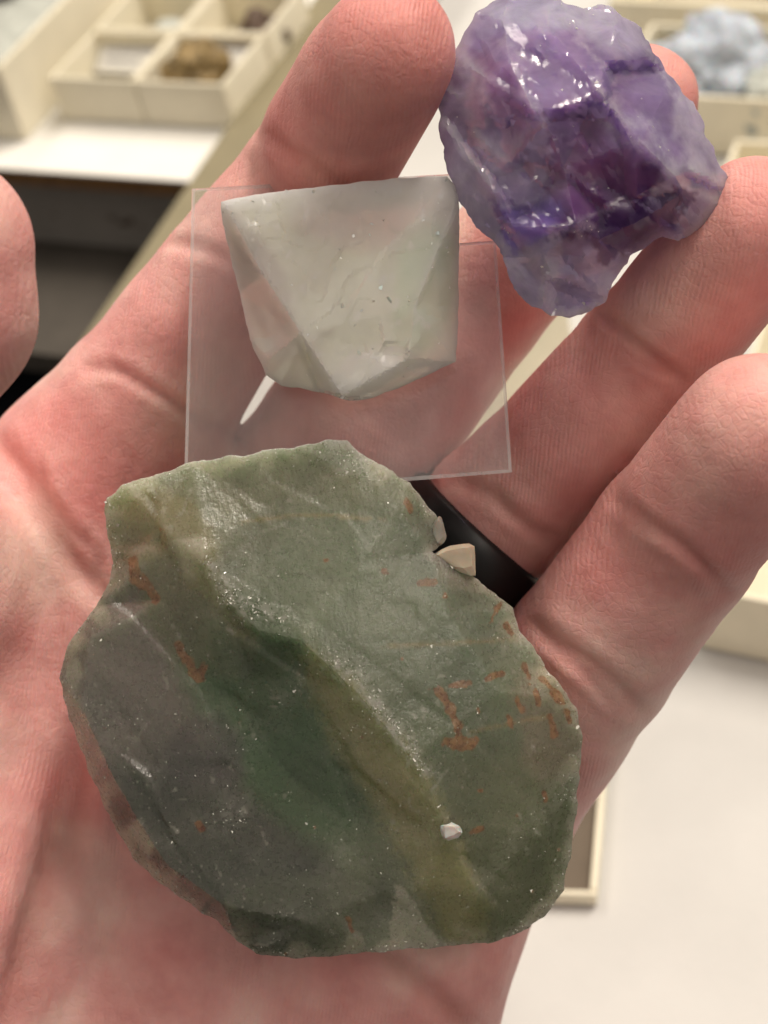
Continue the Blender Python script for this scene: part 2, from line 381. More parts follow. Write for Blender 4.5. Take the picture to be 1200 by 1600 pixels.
def on_plane_y(px, py, y):
    v = ROT @ Vector(((px - 600) / F, (800 - py) / F, -1.0)); return CAM + v * ((y - CAM.y) / v.y)
mk = []; fk = []
for x_, y_, w_, h_ in ((168, 338, 14, 5), (184, 346, 18, 7), (200, 340, 8, 10), (215, 352, 10, 4), (80, 335, 10, 4), (240, 330, 12, 3)):
    i = len(mk); mk += [on_plane_y(x_ + dx, y_ + dy, FY + 0.0076) for dx, dy in ((0, 0), (w_, 1), (w_ * .9, h_), (1, h_ * .8))]; fk.append((i, i + 1, i + 2, i + 3))
world_obj('dark_mark', mk, fk, M['brown'], parent=q)
# olive rim running away from the viewer
ra = G(62, 640, 0.004); rb = G(508, -20, 0.004)
d = Vector((rb[0] - ra[0], rb[1] - ra[1])).normalized(); nrm = Vector((d.y, -d.x))
A0 = Vector((ra[0], ra[1])) - d * 0.10; B0 = Vector((rb[0], rb[1])) + d * 0.25
tw = 0.014; A0 -= nrm * 0.002; B0 -= nrm * 0.002
rim = quad_prism('tray_rim', [A0, A0 + nrm * tw, B0 + nrm * tw, B0], -0.06, 0.004, M['olive'])
bv = rim.modifiers.new('soft', 'BEVEL'); bv.width = 0.0012; bv.segments = 3
tag(rim, 'long olive grey tray rim running diagonally behind the index finger', 'rim')

# right hand white sheet with boxes
s = [G(380, 420, -0.03), G(640, -260, -0.03), G(2000, -120, -0.03), G(1750, 2300, -0.03), G(640, 2200, -0.03), G(330, 760, -0.03)]
sheet = quad_prism('white_board', [(p[0], p[1]) for p in s][::-1], -0.034, -0.030, M['sheet'])
tag(sheet, 'white paper covered board spread under the right of the hand', 'board')
ZR = -0.0297
def box_at(px0, px1, depth, h, lab, z=ZR, wall=0.0014, **kw):
    a = G(*px0, z); b = G(*px1, z); u = Vector((b[0] - a[0], b[1] - a[1])); L = u.length; u.normalize(); v = Vector((-u.y, u.x))
    return open_box('specimen_box', (a[0], a[1], z), (u.x, u.y), (v.x, v.y), L, depth, h, lab, wall=wall, **kw), a, u, v
b1, a, u, v = box_at((965, 232), (1420, 262), 0.040, 0.020, 'cream specimen box with pale blue mineral beyond the amethyst')
lump('blue_mineral', (*(a.xy + u * 0.024 + v * 0.020), ZR + 0.002), 0.0175, 'blue', 'pale blue rough mineral in a box beyond the amethyst', seed=11, flat=0.9)
lump('grey_mineral', (*(a.xy + u * 0.045 + v * 0.010), ZR + 0.002), 0.0105, 'greyrock', 'pale grey mineral beside the blue one at right picture edge', seed=12, flat=0.9)
box_at((960, 85), (1400, 115), 0.040, 0.020, 'cream specimen box behind the pale blue mineral at top right')
b2, a, u, v = box_at((1100, 455), (1560, 485), 0.043, 0.020, 'cream specimen box right of the amethyst above the ring fingertip')
b3, a, u, v = box_at((1165, 700), (1640, 740), 0.044, 0.020, 'cream specimen box peeking between ring and little fingertips')
b4, a, u, v = box_at((1085, 1010), (1560, 1112), 0.050, 0.020, 'cream specimen box beside the little finger at right picture edge')
b5, a, u, v = box_at((690, 745), (900, 560), 0.03, 0.020, 'cream specimen box glimpsed through the gap between middle and ring fingers')
M['taupe'] = paper_mat('shaded_box_floor', (0.15, 0.12, 0.09), 0.05)  # cream tray floor darkened to taupe in place of inner shade
pa, pb = G(934, 1416, ZR), G(949, 1235, ZR); vv_ = Vector((pb[0] - pa[0], pb[1] - pa[1])).normalized(); uu_ = Vector((vv_.y, -vv_.x))
oo_ = Vector((pa[0], pa[1])) - uu_ * 0.05
open_box('specimen_box', (oo_.x, oo_.y, ZR), (uu_.x, uu_.y), (vv_.x, vv_.y), 0.05, 0.05, 0.004, 'shallow open tray with its inner shade painted taupe under the green stone', floor='taupe')

# ------------------------------------------------------------------ the hand: one implicit surface, meshed
VOX = 0.62
LO = np.array([-78.0, -130.0, -285.0]); HI = np.array([62.0, 68.0, -162.0])
NXYZ = np.ceil((HI - LO) / VOX).astype(int) + 1
ax = [(LO[i] + VOX * np.arange(NXYZ[i])).astype(np.float32) for i in range(3)]
BIG = 18.0
def field(): return np.full(NXYZ, BIG, np.float32)
def smin(a, b, k):
    h = np.clip(k - np.abs(a - b), 0, None) / k
    return np.minimum(a, b) - h * h * (k * 0.25)
def cone(Fd, a, ra, b, rb, k, squash=1.0):
    a = np.asarray(a, float); b = np.asarray(b, float); m = max(ra, rb) * max(1, 1 / squash) + 9
    lo = np.clip(((np.minimum(a, b) - m - LO) / VOX).astype(int), 0, NXYZ); hi = np.clip(((np.maximum(a, b) + m - LO) / VOX).astype(int) + 1, 0, NXYZ)
    if (hi - lo).min() <= 0: return
    X = ax[0][lo[0]:hi[0], None, None] - np.float32(a[0]); Y = ax[1][None, lo[1]:hi[1], None] - np.float32(a[1]); Z = ax[2][None, None, lo[2]:hi[2]] - np.float32(a[2])
    d = (b - a).astype(np.float32); L2 = float(d @ d) + 1e-9
    h = np.clip((X * d[0] + Y * d[1] + Z * d[2]) / L2, 0, 1)
    q = np.sqrt((X - h * d[0]) ** 2 + (Y - h * d[1]) ** 2 + ((Z - h * d[2]) / squash) ** 2) - (ra + (rb - ra) * h)
    sl = Fd[lo[0]:hi[0], lo[1]:hi[1], lo[2]:hi[2]]
    sl[...] = smin(sl, q, k)
def rpx(r, dz): return r * (D0 + dz) / F           # radius in pixels -> mm at that depth
def chain(pts, k=1.6, pads=True):
    """finger: list of (px, py, dz, r_px) joints"""
    Fd = field(); P = [PX(p[0], p[1], p[2]) for p in pts]; r = [rpx(p[3], p[2]) for p in pts]
    for i in range(len(pts) - 1):
        cone(Fd, P[i], r[i], P[i + 1], r[i + 1], k)
        if pads and i > 0 and np.linalg.norm(P[i + 1] - P[i]) > 12:
            L = P[i + 1] - P[i]; t = L / np.linalg.norm(L)
            up = np.array([0, 0, 1.0]) - t * t[2]; up /= np.linalg.norm(up)
            m0, m1 = P[i] + L * 0.36 + up * 1.5, P[i] + L * 0.66 + up * 1.5
            if i == len(pts) - 2: m0, m1 = P[i] + L * 0.42 + up * 1.5, P[i] + L * 0.85 + up * 1.0
            cone(Fd, m0, (r[i] * .5 + r[i + 1] * .5) * 0.90, m1, (r[i] * .4 + r[i + 1] * .6) * 0.90, 2.4)
    return Fd
FING = {
 'index':  [(150, 745, 42, 165), (225, 640, 36, 140), (350, 458, 29, 118), (486, 290, 23, 112), (602, 84, -5, 110)],
 'middle': [(430, 850, 44, 160), (553, 685, 41, 145), (735, 478, 38, 113), (880, 313, 32, 106), (1003, 158, 24, 88)],
 'ring':   [(570, 1050, 44, 110), (710, 880, 33, 104), (745, 840, 32, 104), (775, 808, 31, 118), (834, 752, 28, 115), (1012, 555, 17, 110), (1178, 354, 4, 108)],
 'little': [(660, 1400, 46, 150), (765, 1235, 36, 142), (916, 1030, 23, 133), (1053, 846, 12, 130), (1184, 678, -4, 126)],
 'thumb':  [(-170, 900, 22, 200), (-270, 740, 2, 160), (-190, 615, -14, 150), (-100, 490, -18, 152), (-96, 386, -20, 148)],
}
palm = field()
def pc(p, q, k=12.0, squash=1.0): cone(palm, PX(*p[:3]), p[3], PX(*q[:3]), q[3], k, squash)
pc((150, 745, 40, 12.5), (200, 1750, 41, 16))
pc((420, 860, 40, 12.5), (300, 1800, 43, 16))
pc((530, 1080, 41, 11.5), (420, 1850, 44, 15))
pc((690, 1300, 38, 12.0), (520, 1850, 46, 15))
pc((330, 1150, 41, 14), (350, 1650, 41, 15))
pc((-150, 900, 30, 15), (-135, 1400, 27, 17.5), 9)
pc((-135, 1400, 27, 17.5), (0, 2000, 44, 17), 9)
pc((640, 1480, 34, 13.5), (470, 1980, 42, 15), 9)
pc((60, 1950, 50, 17), (110, 2900, 62, 20)); pc((380, 1950, 52, 17), (330, 2900, 62, 20))
body = palm.copy()
for nm, ch in FING.items():
    fd = chain(ch)
    np.minimum(body, smin(palm, fd, 6.0), out=body)
    FING[nm] = ch
del palm
# close the forearm end well below the frame
body = np.maximum(body, (LO[1] + 3 - ax[1])[None, :, None]).astype(np.float32)

def surface_nets(Fd):
    s = Fd < 0
    c = [s[i:s.shape[0] - 1 + i, j:s.shape[1] - 1 + j, k:s.shape[2] - 1 + k] for i in (0, 1) for j in (0, 1) for k in (0, 1)]
    cnt = sum(x.astype(np.int8) for x in c); act = (cnt > 0) & (cnt < 8)
    I = np.argwhere(act); idx = np.full(act.shape, -1, np.int32); idx[act] = np.arange(len(I))
    off = np.array([(i, j, k) for i in (0, 1) for j in (0, 1) for k in (0, 1)])
    val = np.stack([Fd[I[:, 0] + o[0], I[:, 1] + o[1], I[:, 2] + o[2]] for o in off], 1)
    acc = np.zeros((len(I), 3)); n = np.zeros(len(I))
    for a in range(8):
        for b in range(a + 1, 8):
            if np.abs(off[a] - off[b]).sum() != 1: continue
            m = (val[:, a] < 0) != (val[:, b] < 0)
            t = np.where(m, val[:, a] / np.where(m, val[:, a] - val[:, b], 1), 0)
            acc += np.where(m[:, None], off[a] + t[:, None] * (off[b] - off[a]), 0); n += m
    V = LO + VOX * (I + acc / n[:, None])
    quads = []
    for d in range(3):
        e = [0, 0, 0]; e[d] = 1
        sl0 = tuple(slice(0, s.shape[q] - e[q]) for q in range(3)); sl1 = tuple(slice(e[q], None) for q in range(3))
        ch = s[sl0] != s[sl1]; E = np.argwhere(ch); inside = s[sl0][ch]
        u, v = (d + 1) % 3, (d + 2) % 3
        ok = (E[:, u] > 0) & (E[:, v] > 0) & (E[:, u] < act.shape[u]) & (E[:, v] < act.shape[v]) & (E[:, d] < act.shape[d])
        E = E[ok]; inside = inside[ok]
        q = []
        for du, dv in ((1, 1), (0, 1), (0, 0), (1, 0)):
            p = E.copy(); p[:, u] -= du; p[:, v] -= dv; q.append(idx[p[:, 0], p[:, 1], p[:, 2]])
        q = np.stack(q, 1); q[~inside] = q[~inside][:, ::-1]
        quads.append(q)
    Q = np.concatenate(quads); return V, Q[(Q >= 0).all(1)]
V, Q = surface_nets(body); del body
def normals(V, Q):
    fn = np.cross(V[Q[:, 2]] - V[Q[:, 0]], V[Q[:, 3]] - V[Q[:, 1]])
    N = np.stack([np.bincount(Q.ravel(), np.repeat(fn[:, i], 4), len(V)) for i in range(3)], 1)
    return N / (np.linalg.norm(N, axis=1, keepdims=True) + 1e-12)
ED = np.concatenate([Q[:, [0, 1]], Q[:, [1, 2]], Q[:, [2, 3]], Q[:, [3, 0]]])
def laplace(V, f):
    n = np.bincount(ED[:, 0], None, len(V)) + np.bincount(ED[:, 1], None, len(V))
    m = np.stack([np.bincount(ED[:, 0], V[ED[:, 1], i], len(V)) + np.bincount(ED[:, 1], V[ED[:, 0], i], len(V)) for i in range(3)], 1) / np.maximum(n, 1)[:, None]
    return V + f * (m - V)
for _ in range(3): V = laplace(V, 0.5); V = laplace(V, -0.48)
N = normals(V, Q)
if (N[:, 2] * (V[:, 2] - V[:, 2].mean())).mean() < 0:
    Q = Q[:, ::-1]; N = -N
def to_px(V): return np.stack([600 + V[:, 0] / -V[:, 2] * F, 800 - V[:, 1] / -V[:, 2] * F], 1)
def seg_dist(p, poly):
    """distance in px to a polyline, and 0..1 place along it"""
    best = np.full(len(p), 1e9); tt = np.zeros(len(p)); poly = np.asarray(poly, float)
    cum = np.concatenate([[0], np.cumsum(np.linalg.norm(np.diff(poly, axis=0), axis=1))])
    for i in range(len(poly) - 1):
        a, b = poly[i], poly[i + 1]; d = b - a
        h = np.clip(((p - a) @ d) / (d @ d), 0, 1); q = np.linalg.norm(p - a - h[:, None] * d, axis=1)
        m = q < best; best[m] = q[m]; tt[m] = (cum[i] + h[m] * (cum[i + 1] - cum[i])) / cum[-1]
    return best, tt
def spline(pts, n=8):
    P = np.asarray(pts, float); P = np.concatenate([[2 * P[0] - P[1]], P, [2 * P[-1] - P[-2]]]); o = []
    for i in range(1, len(P) - 2):
        for t in np.arange(n) / n:
            o.append(0.5 * ((2 * P[i]) + (-P[i - 1] + P[i + 1]) * t + (2 * P[i - 1] - 5 * P[i] + 4 * P[i + 1] - P[i + 2]) * t * t + (-P[i - 1] + 3 * P[i] - 3 * P[i + 1] + P[i + 2]) * t ** 3))
    o.append(P[-2]); return np.array(o)
CRE = [  # polyline px, depth mm, half width mm
 ([(-30, 672), (0, 700), (40, 742), (72, 800), (120, 880), (165, 930), (210, 985)], 1.5, 1.3),
 ([(62, 705), (72, 770), (108, 822), (150, 866), (168, 915)], 0.7, 0.7),
 ([(118, 1120), (112, 1190), (104, 1260), (90, 1340), (64, 1420), (40, 1505), (15, 1610)], 2.8, 2.0),
 ([(122, 574), (180, 579), (232, 606), (300, 650), (345, 700)], 0.8, 0.7),
 ([(160, 556), (195, 584)], 0.25, 0.5),
 ([(235, 372), (300, 384), (360, 408), (425, 455)], 0.6, 0.8),
 ([(380, 190), (450, 235), (520, 275), (565, 310)], 1.1, 1.0),
 ([(930, 480), (1000, 540), (1075, 600)], 0.9, 0.7),
 ([(950, 528), (1010, 572), (1055, 592)], 0.4, 0.45),
 ([(690, 745), (765, 772), (830, 825), (885, 852)], 0.8, 0.9),
 ([(770, 780), (805, 815), (850, 842)], 0.5, 0.5),
 ([(945, 762), (1010, 815), (1080, 862), (1150, 935)], 0.9, 0.8),
 ([(975, 812), (1050, 850), (1120, 900)], 0.45, 0.5),
 ([(812, 962), (880, 1008), (950, 1062), (1015, 1120)], 1.0, 1.0),
 ([(835, 990), (900, 1042), (975, 1118)], 0.6, 0.6),
 ([(870, 1005), (930, 1040)], 0.35, 0.4),
 ([(590, 1470), (650, 1528), (702, 1580), (745, 1625)], 1.5, 1.3),
 ([(835, 1110), (900, 1230)], 0.2, 0.5), ([(300, 640), (420, 720), (540, 760)], 0.8, 0.9),
]
for _ in range(150):   # short secondary lines of the palm
    x, y = rng.uniform(0, 480), rng.uniform(640, 1600); a = math.radians(rng.uniform(60, 112)); L = rng.uniform(40, 150)
    if x > 150 and 800 < y < 1330: continue
    CRE.append(([(x, y), (x + math.cos(a) * L * .5 + rng.normal(0, 5), y + math.sin(a) * L * .5), (x + math.cos(a + .1) * L, y + math.sin(a + .1) * L)], rng.uniform(0.05, 0.17), rng.uniform(0.26, 0.42)))
for x0, y0, x1, y1 in ((985, 560, 820, 740), (1050, 900, 930, 1010), (900, 1080, 830, 1260), (960, 1110, 870, 1290), (430, 330, 330, 430), (310, 480, 200, 600)):
    for _ in range(6):
        t = rng.uniform(0.1, 0.7); ox_, oy_ = rng.normal(0, 35), rng.normal(0, 35); e_ = t + rng.uniform(.15, .3)
        CRE.append(([(x0 + (x1 - x0) * t + ox_, y0 + (y1 - y0) * t + oy_), (x0 + (x1 - x0) * e_ + ox_ + rng.normal(0, 6), y0 + (y1 - y0) * e_ + oy_)], rng.uniform(0.03, 0.09), 0.35))
pix = to_px(V); front = N[:, 2] > 0.05
crease = np.zeros(len(V)); disp = np.zeros(len(V))
fi = np.where(front)[0]; fp = pix[fi]
for poly, dep, wd in CRE:
    pl = spline(poly); lo = pl.min(0) - 60; hi = pl.max(0) + 60
    m = (fp > lo).all(1) & (fp < hi).all(1)
    if not m.any(): continue
    dd, tt = seg_dist(fp[m], pl); dd = dd / S
    tap = np.clip(np.minimum(tt, 1 - tt) / 0.18, 0, 1) ** 0.7
    g = np.exp(-(dd / wd) ** 2); ii = fi[m]
    dep *= 0.62; disp[ii] += np.clip((N[ii, 2] - .1) / .45, 0, 1) * tap * (-dep * g + 0.28 * dep * np.exp(-((dd - 2.1 * wd) / (1.1 * wd)) ** 2))
    crease[ii] = np.maximum(crease[ii], tap * g * min(1.0, dep / 0.9))
# soft unevenness of the flesh
un = np.array([noise.noise(Vector(p) * 0.10) * 0.40 + noise.noise(Vector(p) * 0.28) * 0.07 for p in V.tolist()])
V = V + N * (disp + un * front)[:, None]
tips = {k: PX(*c[-1][:3]) for k, c in FING.items()}
blush = np.zeros(len(V))
for k, c in FING.items():
    a, b = PX(*c[-2][:3]), PX(*c[-1][:3]); d = b - a; a = a + 0.1 * d
    h = np.clip(((V - a) @ d) / (d @ d), 0, 1); q = np.linalg.norm(V - a - h[:, None] * d, axis=1)
    blush = np.maximum(blush, np.clip(1.35 - q / 13.0, 0, 1) * {'index': 1.0, 'middle': .9, 'ring': .9, 'little': .75, 'thumb': .7}[k])
pale = np.clip(1 - np.linalg.norm((pix - [60, 870]) / [75, 130], axis=1), 0, 1)  # highlight on the thenar mound, painted in as paler skin
hand = local_obj('hand', V, Q, M['skin'], PX(300, 1500, 60), smooth=True)
set_float(hand, 'crease', crease); set_float(hand, 'blush', blush); set_float(hand, 'pale', pale)
tag(hand, 'open left hand, palm up, cupping three mineral specimens', 'hand')

# ------------------------------------------------------------------ black band on the ring finger
ra_, rb_ = PX(600, 1000, 40), PX(735, 842, 20)
rc = PX(752, 828, 32); axr = rb_ - ra_; axr = axr / np.linalg.norm(axr)
axr = PX(815, 755, 31) - PX(705, 875, 32.5); axr /= np.linalg.norm(axr)
e1 = np.cross(axr, [0, 0, 1.0]); e1 /= np.linalg.norm(e1); e2 = np.cross(axr, e1)
prof = [(-4.2, 9.8), (-4.2, 11.0), (-3.5, 11.7), (-1.5, 11.9), (1.5, 11.9), (3.5, 11.7), (4.2, 11.0), (4.2, 9.8)]
vs, fs = [], []; NS = 72; rp = len(prof)
for i in range(NS):
    a = 2 * math.pi * i / NS
    for z, r in prof: vs.append(rc - axr * 3.6 + axr * z + (e1 * math.cos(a) + e2 * math.sin(a)) * r)
for i in range(NS):
    for j in range(rp):
        fs.append((i * rp + j, ((i + 1) % NS) * rp + j, ((i + 1) % NS) * rp + (j + 1) % rp, i * rp + (j + 1) % rp))
ring = local_obj('finger_ring', vs, fs, M['ring'], rc - axr * 3.6, smooth=True)
tag(ring, 'plain wide black band worn on the ring finger beside the green stone', 'ring')

# ------------------------------------------------------------------ minerals
def facet(u, v, fu, fv, seed, tilt, step_, ramp=.10):
    q = Vector((u * fu, v * fv, seed)); dd, pp = noise.voronoi(q); hh = []
    for fp in pp[:2]:
        t = noise.cell_vector(Vector((fp.x * 7.3 + seed, fp.y * 7.3, fp.z * 7.3)))
        hh.append(((q.x - fp.x) * (t.x - .5) / fu + (q.y - fp.y) * (t.y - .5) / fv) * tilt + (t.z - .5) * step_)
    w_ = .5 * max(0.0, 1 - (dd[1] - dd[0]) / ramp)
    return hh[0] * (1 - w_) + hh[1] * w_
def fbm(p, s, oct=4, off=0.0): return noise.fractal(Vector((p[0] * s + off, p[1] * s, off * 0.7)), 1.0, 2.0, oct)
def mineral(outline, inner, lines, dz0, back, step, relief, jag=0.25, bn=0.25):
    """outline: (px, py, h mm toward the camera); inner: the same; lines: index pairs into outline+inner kept as ridges.
    Returns verts (camera mm), tris, px positions, flag front."""
    allp = [(p[0] / S, p[1] / S, p[2]) for p in list(outline) + list(inner)]; n = len(outline)
    co = [Vector((p[0], p[1])) for p in allp]
    ed = [(i, (i + 1) % n) for i in range(n)] + [tuple(l) for l in lines]
    cv, ce, cf, ov, oe, of = delaunay_2d_cdt(co, ed, [], 1, 1e-5)
    ch = []
    for i, src in enumerate(ov):
        if src: ch.append(allp[src[0]][2])
        else:
            dd = [((cv[i] - c).length, allp[j][2]) for j, c in enumerate(co)]; dd.sort(); ch.append((dd[0][1] + dd[1][1]) / 2)
    T = np.array([[*f] for f in cf if len(f) == 3]); CV = np.array([[v.x, v.y] for v in cv]); CH = np.array(ch)
    def H(P):
        out = np.zeros(len(P)); best = np.full(len(P), -1e9)
        for t in T:
            a, b, c = CV[t]; det = (b[0] - a[0]) * (c[1] - a[1]) - (c[0] - a[0]) * (b[1] - a[1])
            if abs(det) < 1e-9: continue
            u = ((P[:, 0] - a[0]) * (c[1] - a[1]) - (c[0] - a[0]) * (P[:, 1] - a[1])) / det
            v = ((b[0] - a[0]) * (P[:, 1] - a[1]) - (P[:, 0] - a[0]) * (b[1] - a[1])) / det
            m = np.minimum(np.minimum(u, v), 1 - u - v); w = m > best
            z = CH[t[0]] + np.clip(u, -.2, 1.2) * (CH[t[1]] - CH[t[0]]) + np.clip(v, -.2, 1.2) * (CH[t[2]] - CH[t[0]])
            out[w] = z[w]; best[w] = m[w]
        return out
    # dense outline
    O = []
    for i in range(n):
        a = np.array(allp[i][:2]); b = np.array(allp[(i + 1) % n][:2]); L = np.linalg.norm(b - a); m = max(1, int(L / step))
        nn = np.array([-(b - a)[1], (b - a)[0]]) / L
        for j in range(m):
            p = a + (b - a) * j / m
            O.append(p + nn * jag * (noise.noise(Vector((p[0] * 0.5, p[1] * 0.5, 3))) + 0.35 * noise.noise(Vector((p[0] * 1.7, p[1] * 1.7, 9)))))
    O = np.array(O); no = len(O)
    g = np.arange(O[:, 0].min(), O[:, 0].max(), step); h = np.arange(O[:, 1].min(), O[:, 1].max(), step)
    GX, GY = np.meshgrid(g, h); GX[1::2] += step / 2
    P = np.stack([GX.ravel(), GY.ravel()], 1) + rng.uniform(-.2, .2, (GX.size, 2)) * step
    ins = np.zeros(len(P), bool); dist = np.full(len(P), 1e9)
    for i in range(no):
        a, b = O[i], O[(i + 1) % no]
        cr = (a[1] > P[:, 1]) != (b[1] > P[:, 1])
        if abs(b[1] - a[1]) > 1e-12: ins ^= cr & (P[:, 0] < (b[0] - a[0]) * (P[:, 1] - a[1]) / (b[1] - a[1]) + a[0])
        dist = np.minimum(dist, np.hypot(*(P - a).T))
    P = P[ins & (dist > step * 0.6)]
    # ridge samples
    RD = []
    for l in lines:
        a = np.array(allp[l[0]][:2]); b = np.array(allp[l[1]][:2]); L = np.linalg.norm(b - a); m = max(1, int(L / step))
        for j in range(1, m): RD.append(a + (b - a) * j / m + rng.normal(0, .04, 2))
    if RD:
        RD = np.array(RD); keep = np.ones(len(P), bool)
        for r in RD: keep &= np.hypot(*(P - r).T) > step * 0.5
        P = np.concatenate([P[keep], RD])
    A = np.concatenate([O, P])
    cv2, e2_, f2, ov2, _, _ = delaunay_2d_cdt([Vector(p) for p in A], [(i, (i + 1) % no) for i in range(no)], [], 1, 1e-6)
    B = np.array([[v.x, v.y] for v in cv2]); isout = np.array([bool(s) and min(s) < no for s in ov2])
    T2 = np.array([list(f) for f in f2 if len(f) == 3])
    z = H(B); d = np.full(len(B), 1e9)
    for o in O: d = np.minimum(d, np.hypot(*(B - o).T))
    pxy = B * S
    edge = np.clip(d / 1.2, 0, 1)
    z = z + relief(pxy, d) * (0.25 + 0.75 * edge)
    zo = H(B)
    # back side
    dm = d.max(); t = np.clip(d / (dm * 0.75), 0, 1)
    bz = zo - 0.6 * np.clip(d, 0, 1) - back * np.sqrt(1 - (1 - t) ** 2) * (1 + bn * np.array([noise.noise(Vector((p[0] * .12, p[1] * .12, 5))) for p in B])) - np.clip(zo - zo[isout].mean(), 0, None) * t
    idx = np.full(len(B), -1); inner_i = np.where(~isout)[0]; nb = len(B); idx[isout] = np.where(isout)[0]; idx[inner_i] = nb + np.arange(len(inner_i))
    fv = np.array([PX(pxy[i, 0], pxy[i, 1], dz0 - z[i]) for i in range(nb)])
    bvv = np.array([PX(pxy[i, 0], pxy[i, 1], dz0 - bz[i]) for i in inner_i])
    VV = np.concatenate([fv, bvv])
    # orientation
    a, b, c = fv[T2[0]]
    if np.cross(b - a, c - a)[2] < 0: T2 = T2[:, ::-1]
    TT = np.concatenate([T2, idx[T2[:, ::-1]]])
    PXY = np.concatenate([pxy, pxy[inner_i]]); dA = np.concatenate([d, d[inner_i]])
    fr = np.concatenate([np.ones(nb), np.zeros(len(inner_i))])
    return VV, TT, PXY, dA, fr
def blobs(P, base, spots, warp=18, ws=0.010):
    """colour zones: soft ellipses (x, y, rx, ry, angle, colour, weight) blended over a base colour"""
    W = np.array([[noise.noise(Vector((p[0] * ws, p[1] * ws, 1))), noise.noise(Vector((p[0] * ws, p[1] * ws, 7)))] for p in P]) * warp + \
        np.array([[noise.noise(Vector((p[0] * ws * 5, p[1] * ws * 5, 1))), noise.noise(Vector((p[0] * ws * 5, p[1] * ws * 5, 7)))] for p in P]) * warp * 0.35
    q = P + W; c = np.tile(np.array(base, float), (len(P), 1))
    for x, y, rx, ry, an, colr, wt in spots:
        a = math.radians(an); dx, dy = q[:, 0] - x, q[:, 1] - y
        u, v = (dx * math.cos(a) + dy * math.sin(a)) / rx, (-dx * math.sin(a) + dy * math.cos(a)) / ry
        f = np.clip(1.25 - np.hypot(u, v), 0, 0.5) / 0.5; f = (f * f * (3 - 2 * f) * wt)[:, None]
        c = c * (1 - f) + np.array(colr) * f
    return c
def lines_mask(P, polys, wpx, nz=0.05):
    m = np.zeros(len(P)); nn = np.array([noise.fractal(Vector((p[0] * nz, p[1] * nz, 4)), 1, 2, 3) for p in P])
    for pl in polys:
        dd, tt = seg_dist(P, spline(pl) if len(pl) > 2 else np.array(pl, float)); m = np.maximum(m, np.clip(1.3 - dd / (wpx * (1 + 1.1 * nn)), 0, 1))
    return m

def in_poly(P, poly):
    r = np.zeros(len(P), bool)
    for i in range(len(poly)):
        a, b = poly[i], poly[(i + 1) % len(poly)]
        if a[1] != b[1]: r ^= ((a[1] > P[:, 1]) != (b[1] > P[:, 1])) & (P[:, 0] < (b[0] - a[0]) * (P[:, 1] - a[1]) / (b[1] - a[1]) + a[0])
    return r
# --- large green fluorite
OUT = [(163, 800, 5), (168, 778, 5), (190, 760, 6), (235, 744, 6), (300, 722, 7.5), (380, 710, 8), (450, 700, 8), (508, 688, 8), (542, 688, 7.5), (560, 706, 7.5), (600, 730, 7), (640, 755, 6.5), (668, 790, 6), (690, 815, 5), (698, 842, 5),
       (675, 862, 7), (700, 880, 6.5), (742, 902, 5), (770, 925, 4), (800, 950, 4), (812, 985, 4), (832, 1008, 4), (852, 1042, 4), (880, 1075, 3.5), (902, 1112, 3), (909, 1150, 3), (905, 1220, 2.5), (897, 1290, 2), (890, 1340, 2), (880, 1390, 2), (852, 1430, 2), (830, 1450, 2.5),
       (780, 1470, 3.5), (700, 1480, 4.5), (640, 1482, 5), (560, 1490, 4), (470, 1498, 3.5), (400, 1490, 3), (370, 1470, 3), (340, 1440, 2.5), (280, 1400, 2), (235, 1370, 1.5), (200, 1330, 1), (168, 1270, 1), (140, 1210, 1), (118, 1150, 1.5), (100, 1100, 2), (92, 1060, 2.5), (105, 1010, 3),
       (130, 975, 3.5), (150, 945, 4), (165, 920, 4.5), (178, 880, 5), (170, 840, 5)]
n0 = len(OUT)
INN = [(248, 822, 10), (318, 866, 12.5), (345, 930, 12.5), (405, 985, 13), (470, 1000, 14), (555, 1078, 14), (645, 1185, 13), (700, 1290, 10.5), (745, 1400, 7.5),     # 0-8 ridge
       (395, 1065, 9), (470, 1055, 11.5), (535, 1160, 10.5), (610, 1290, 9), (665, 1390, 7.5),                                                                        # 9-13 low edge of olive strip
       (400, 1120, 7.5), (450, 1210, 7), (530, 1270, 7.5), (600, 1390, 6.5),                                                                                         # 14-17 groove floor
       (255, 935, 9), (200, 905, 7.5), (320, 1060, 8.5),                                                                                                             # 18-20
       (130, 1110, 6), (170, 1200, 6), (215, 1280, 6), (260, 1350, 6), (350, 1415, 6.5), (140, 1000, 6),                                                             # 21-26 left bevel
       (480, 1440, 6), (620, 800, 8.5), (700, 960, 9), (780, 1080, 8.5), (830, 1180, 6.5), (840, 1300, 5.5), (420, 790, 9), (560, 880, 11), (760, 1200, 8.5), (330, 1250, 7.5), (860, 1090, 5.5)]  # 27-
INN = [(x, y, 6 + (h - 6) * 0.85) for x, y, h in INN]
L = lambda *a: [(n0 + a[i], n0 + a[i + 1]) for i in range(len(a) - 1)]
LIN = L(0, 1, 2, 3, 4, 5, 6, 7, 8) + L(4, 10, 11, 12, 13) + L(9, 14, 15, 16, 17) + L(26, 21, 22, 23, 24, 25) + L(2, 9) + L(18, 20, 14) + L(19, 18) + [(1, n0), (n0 + 8, 33), (n0 + 13, 33), (n0 + 17, 34)] + L(30, 37, 31, 32) + L(1, 33)
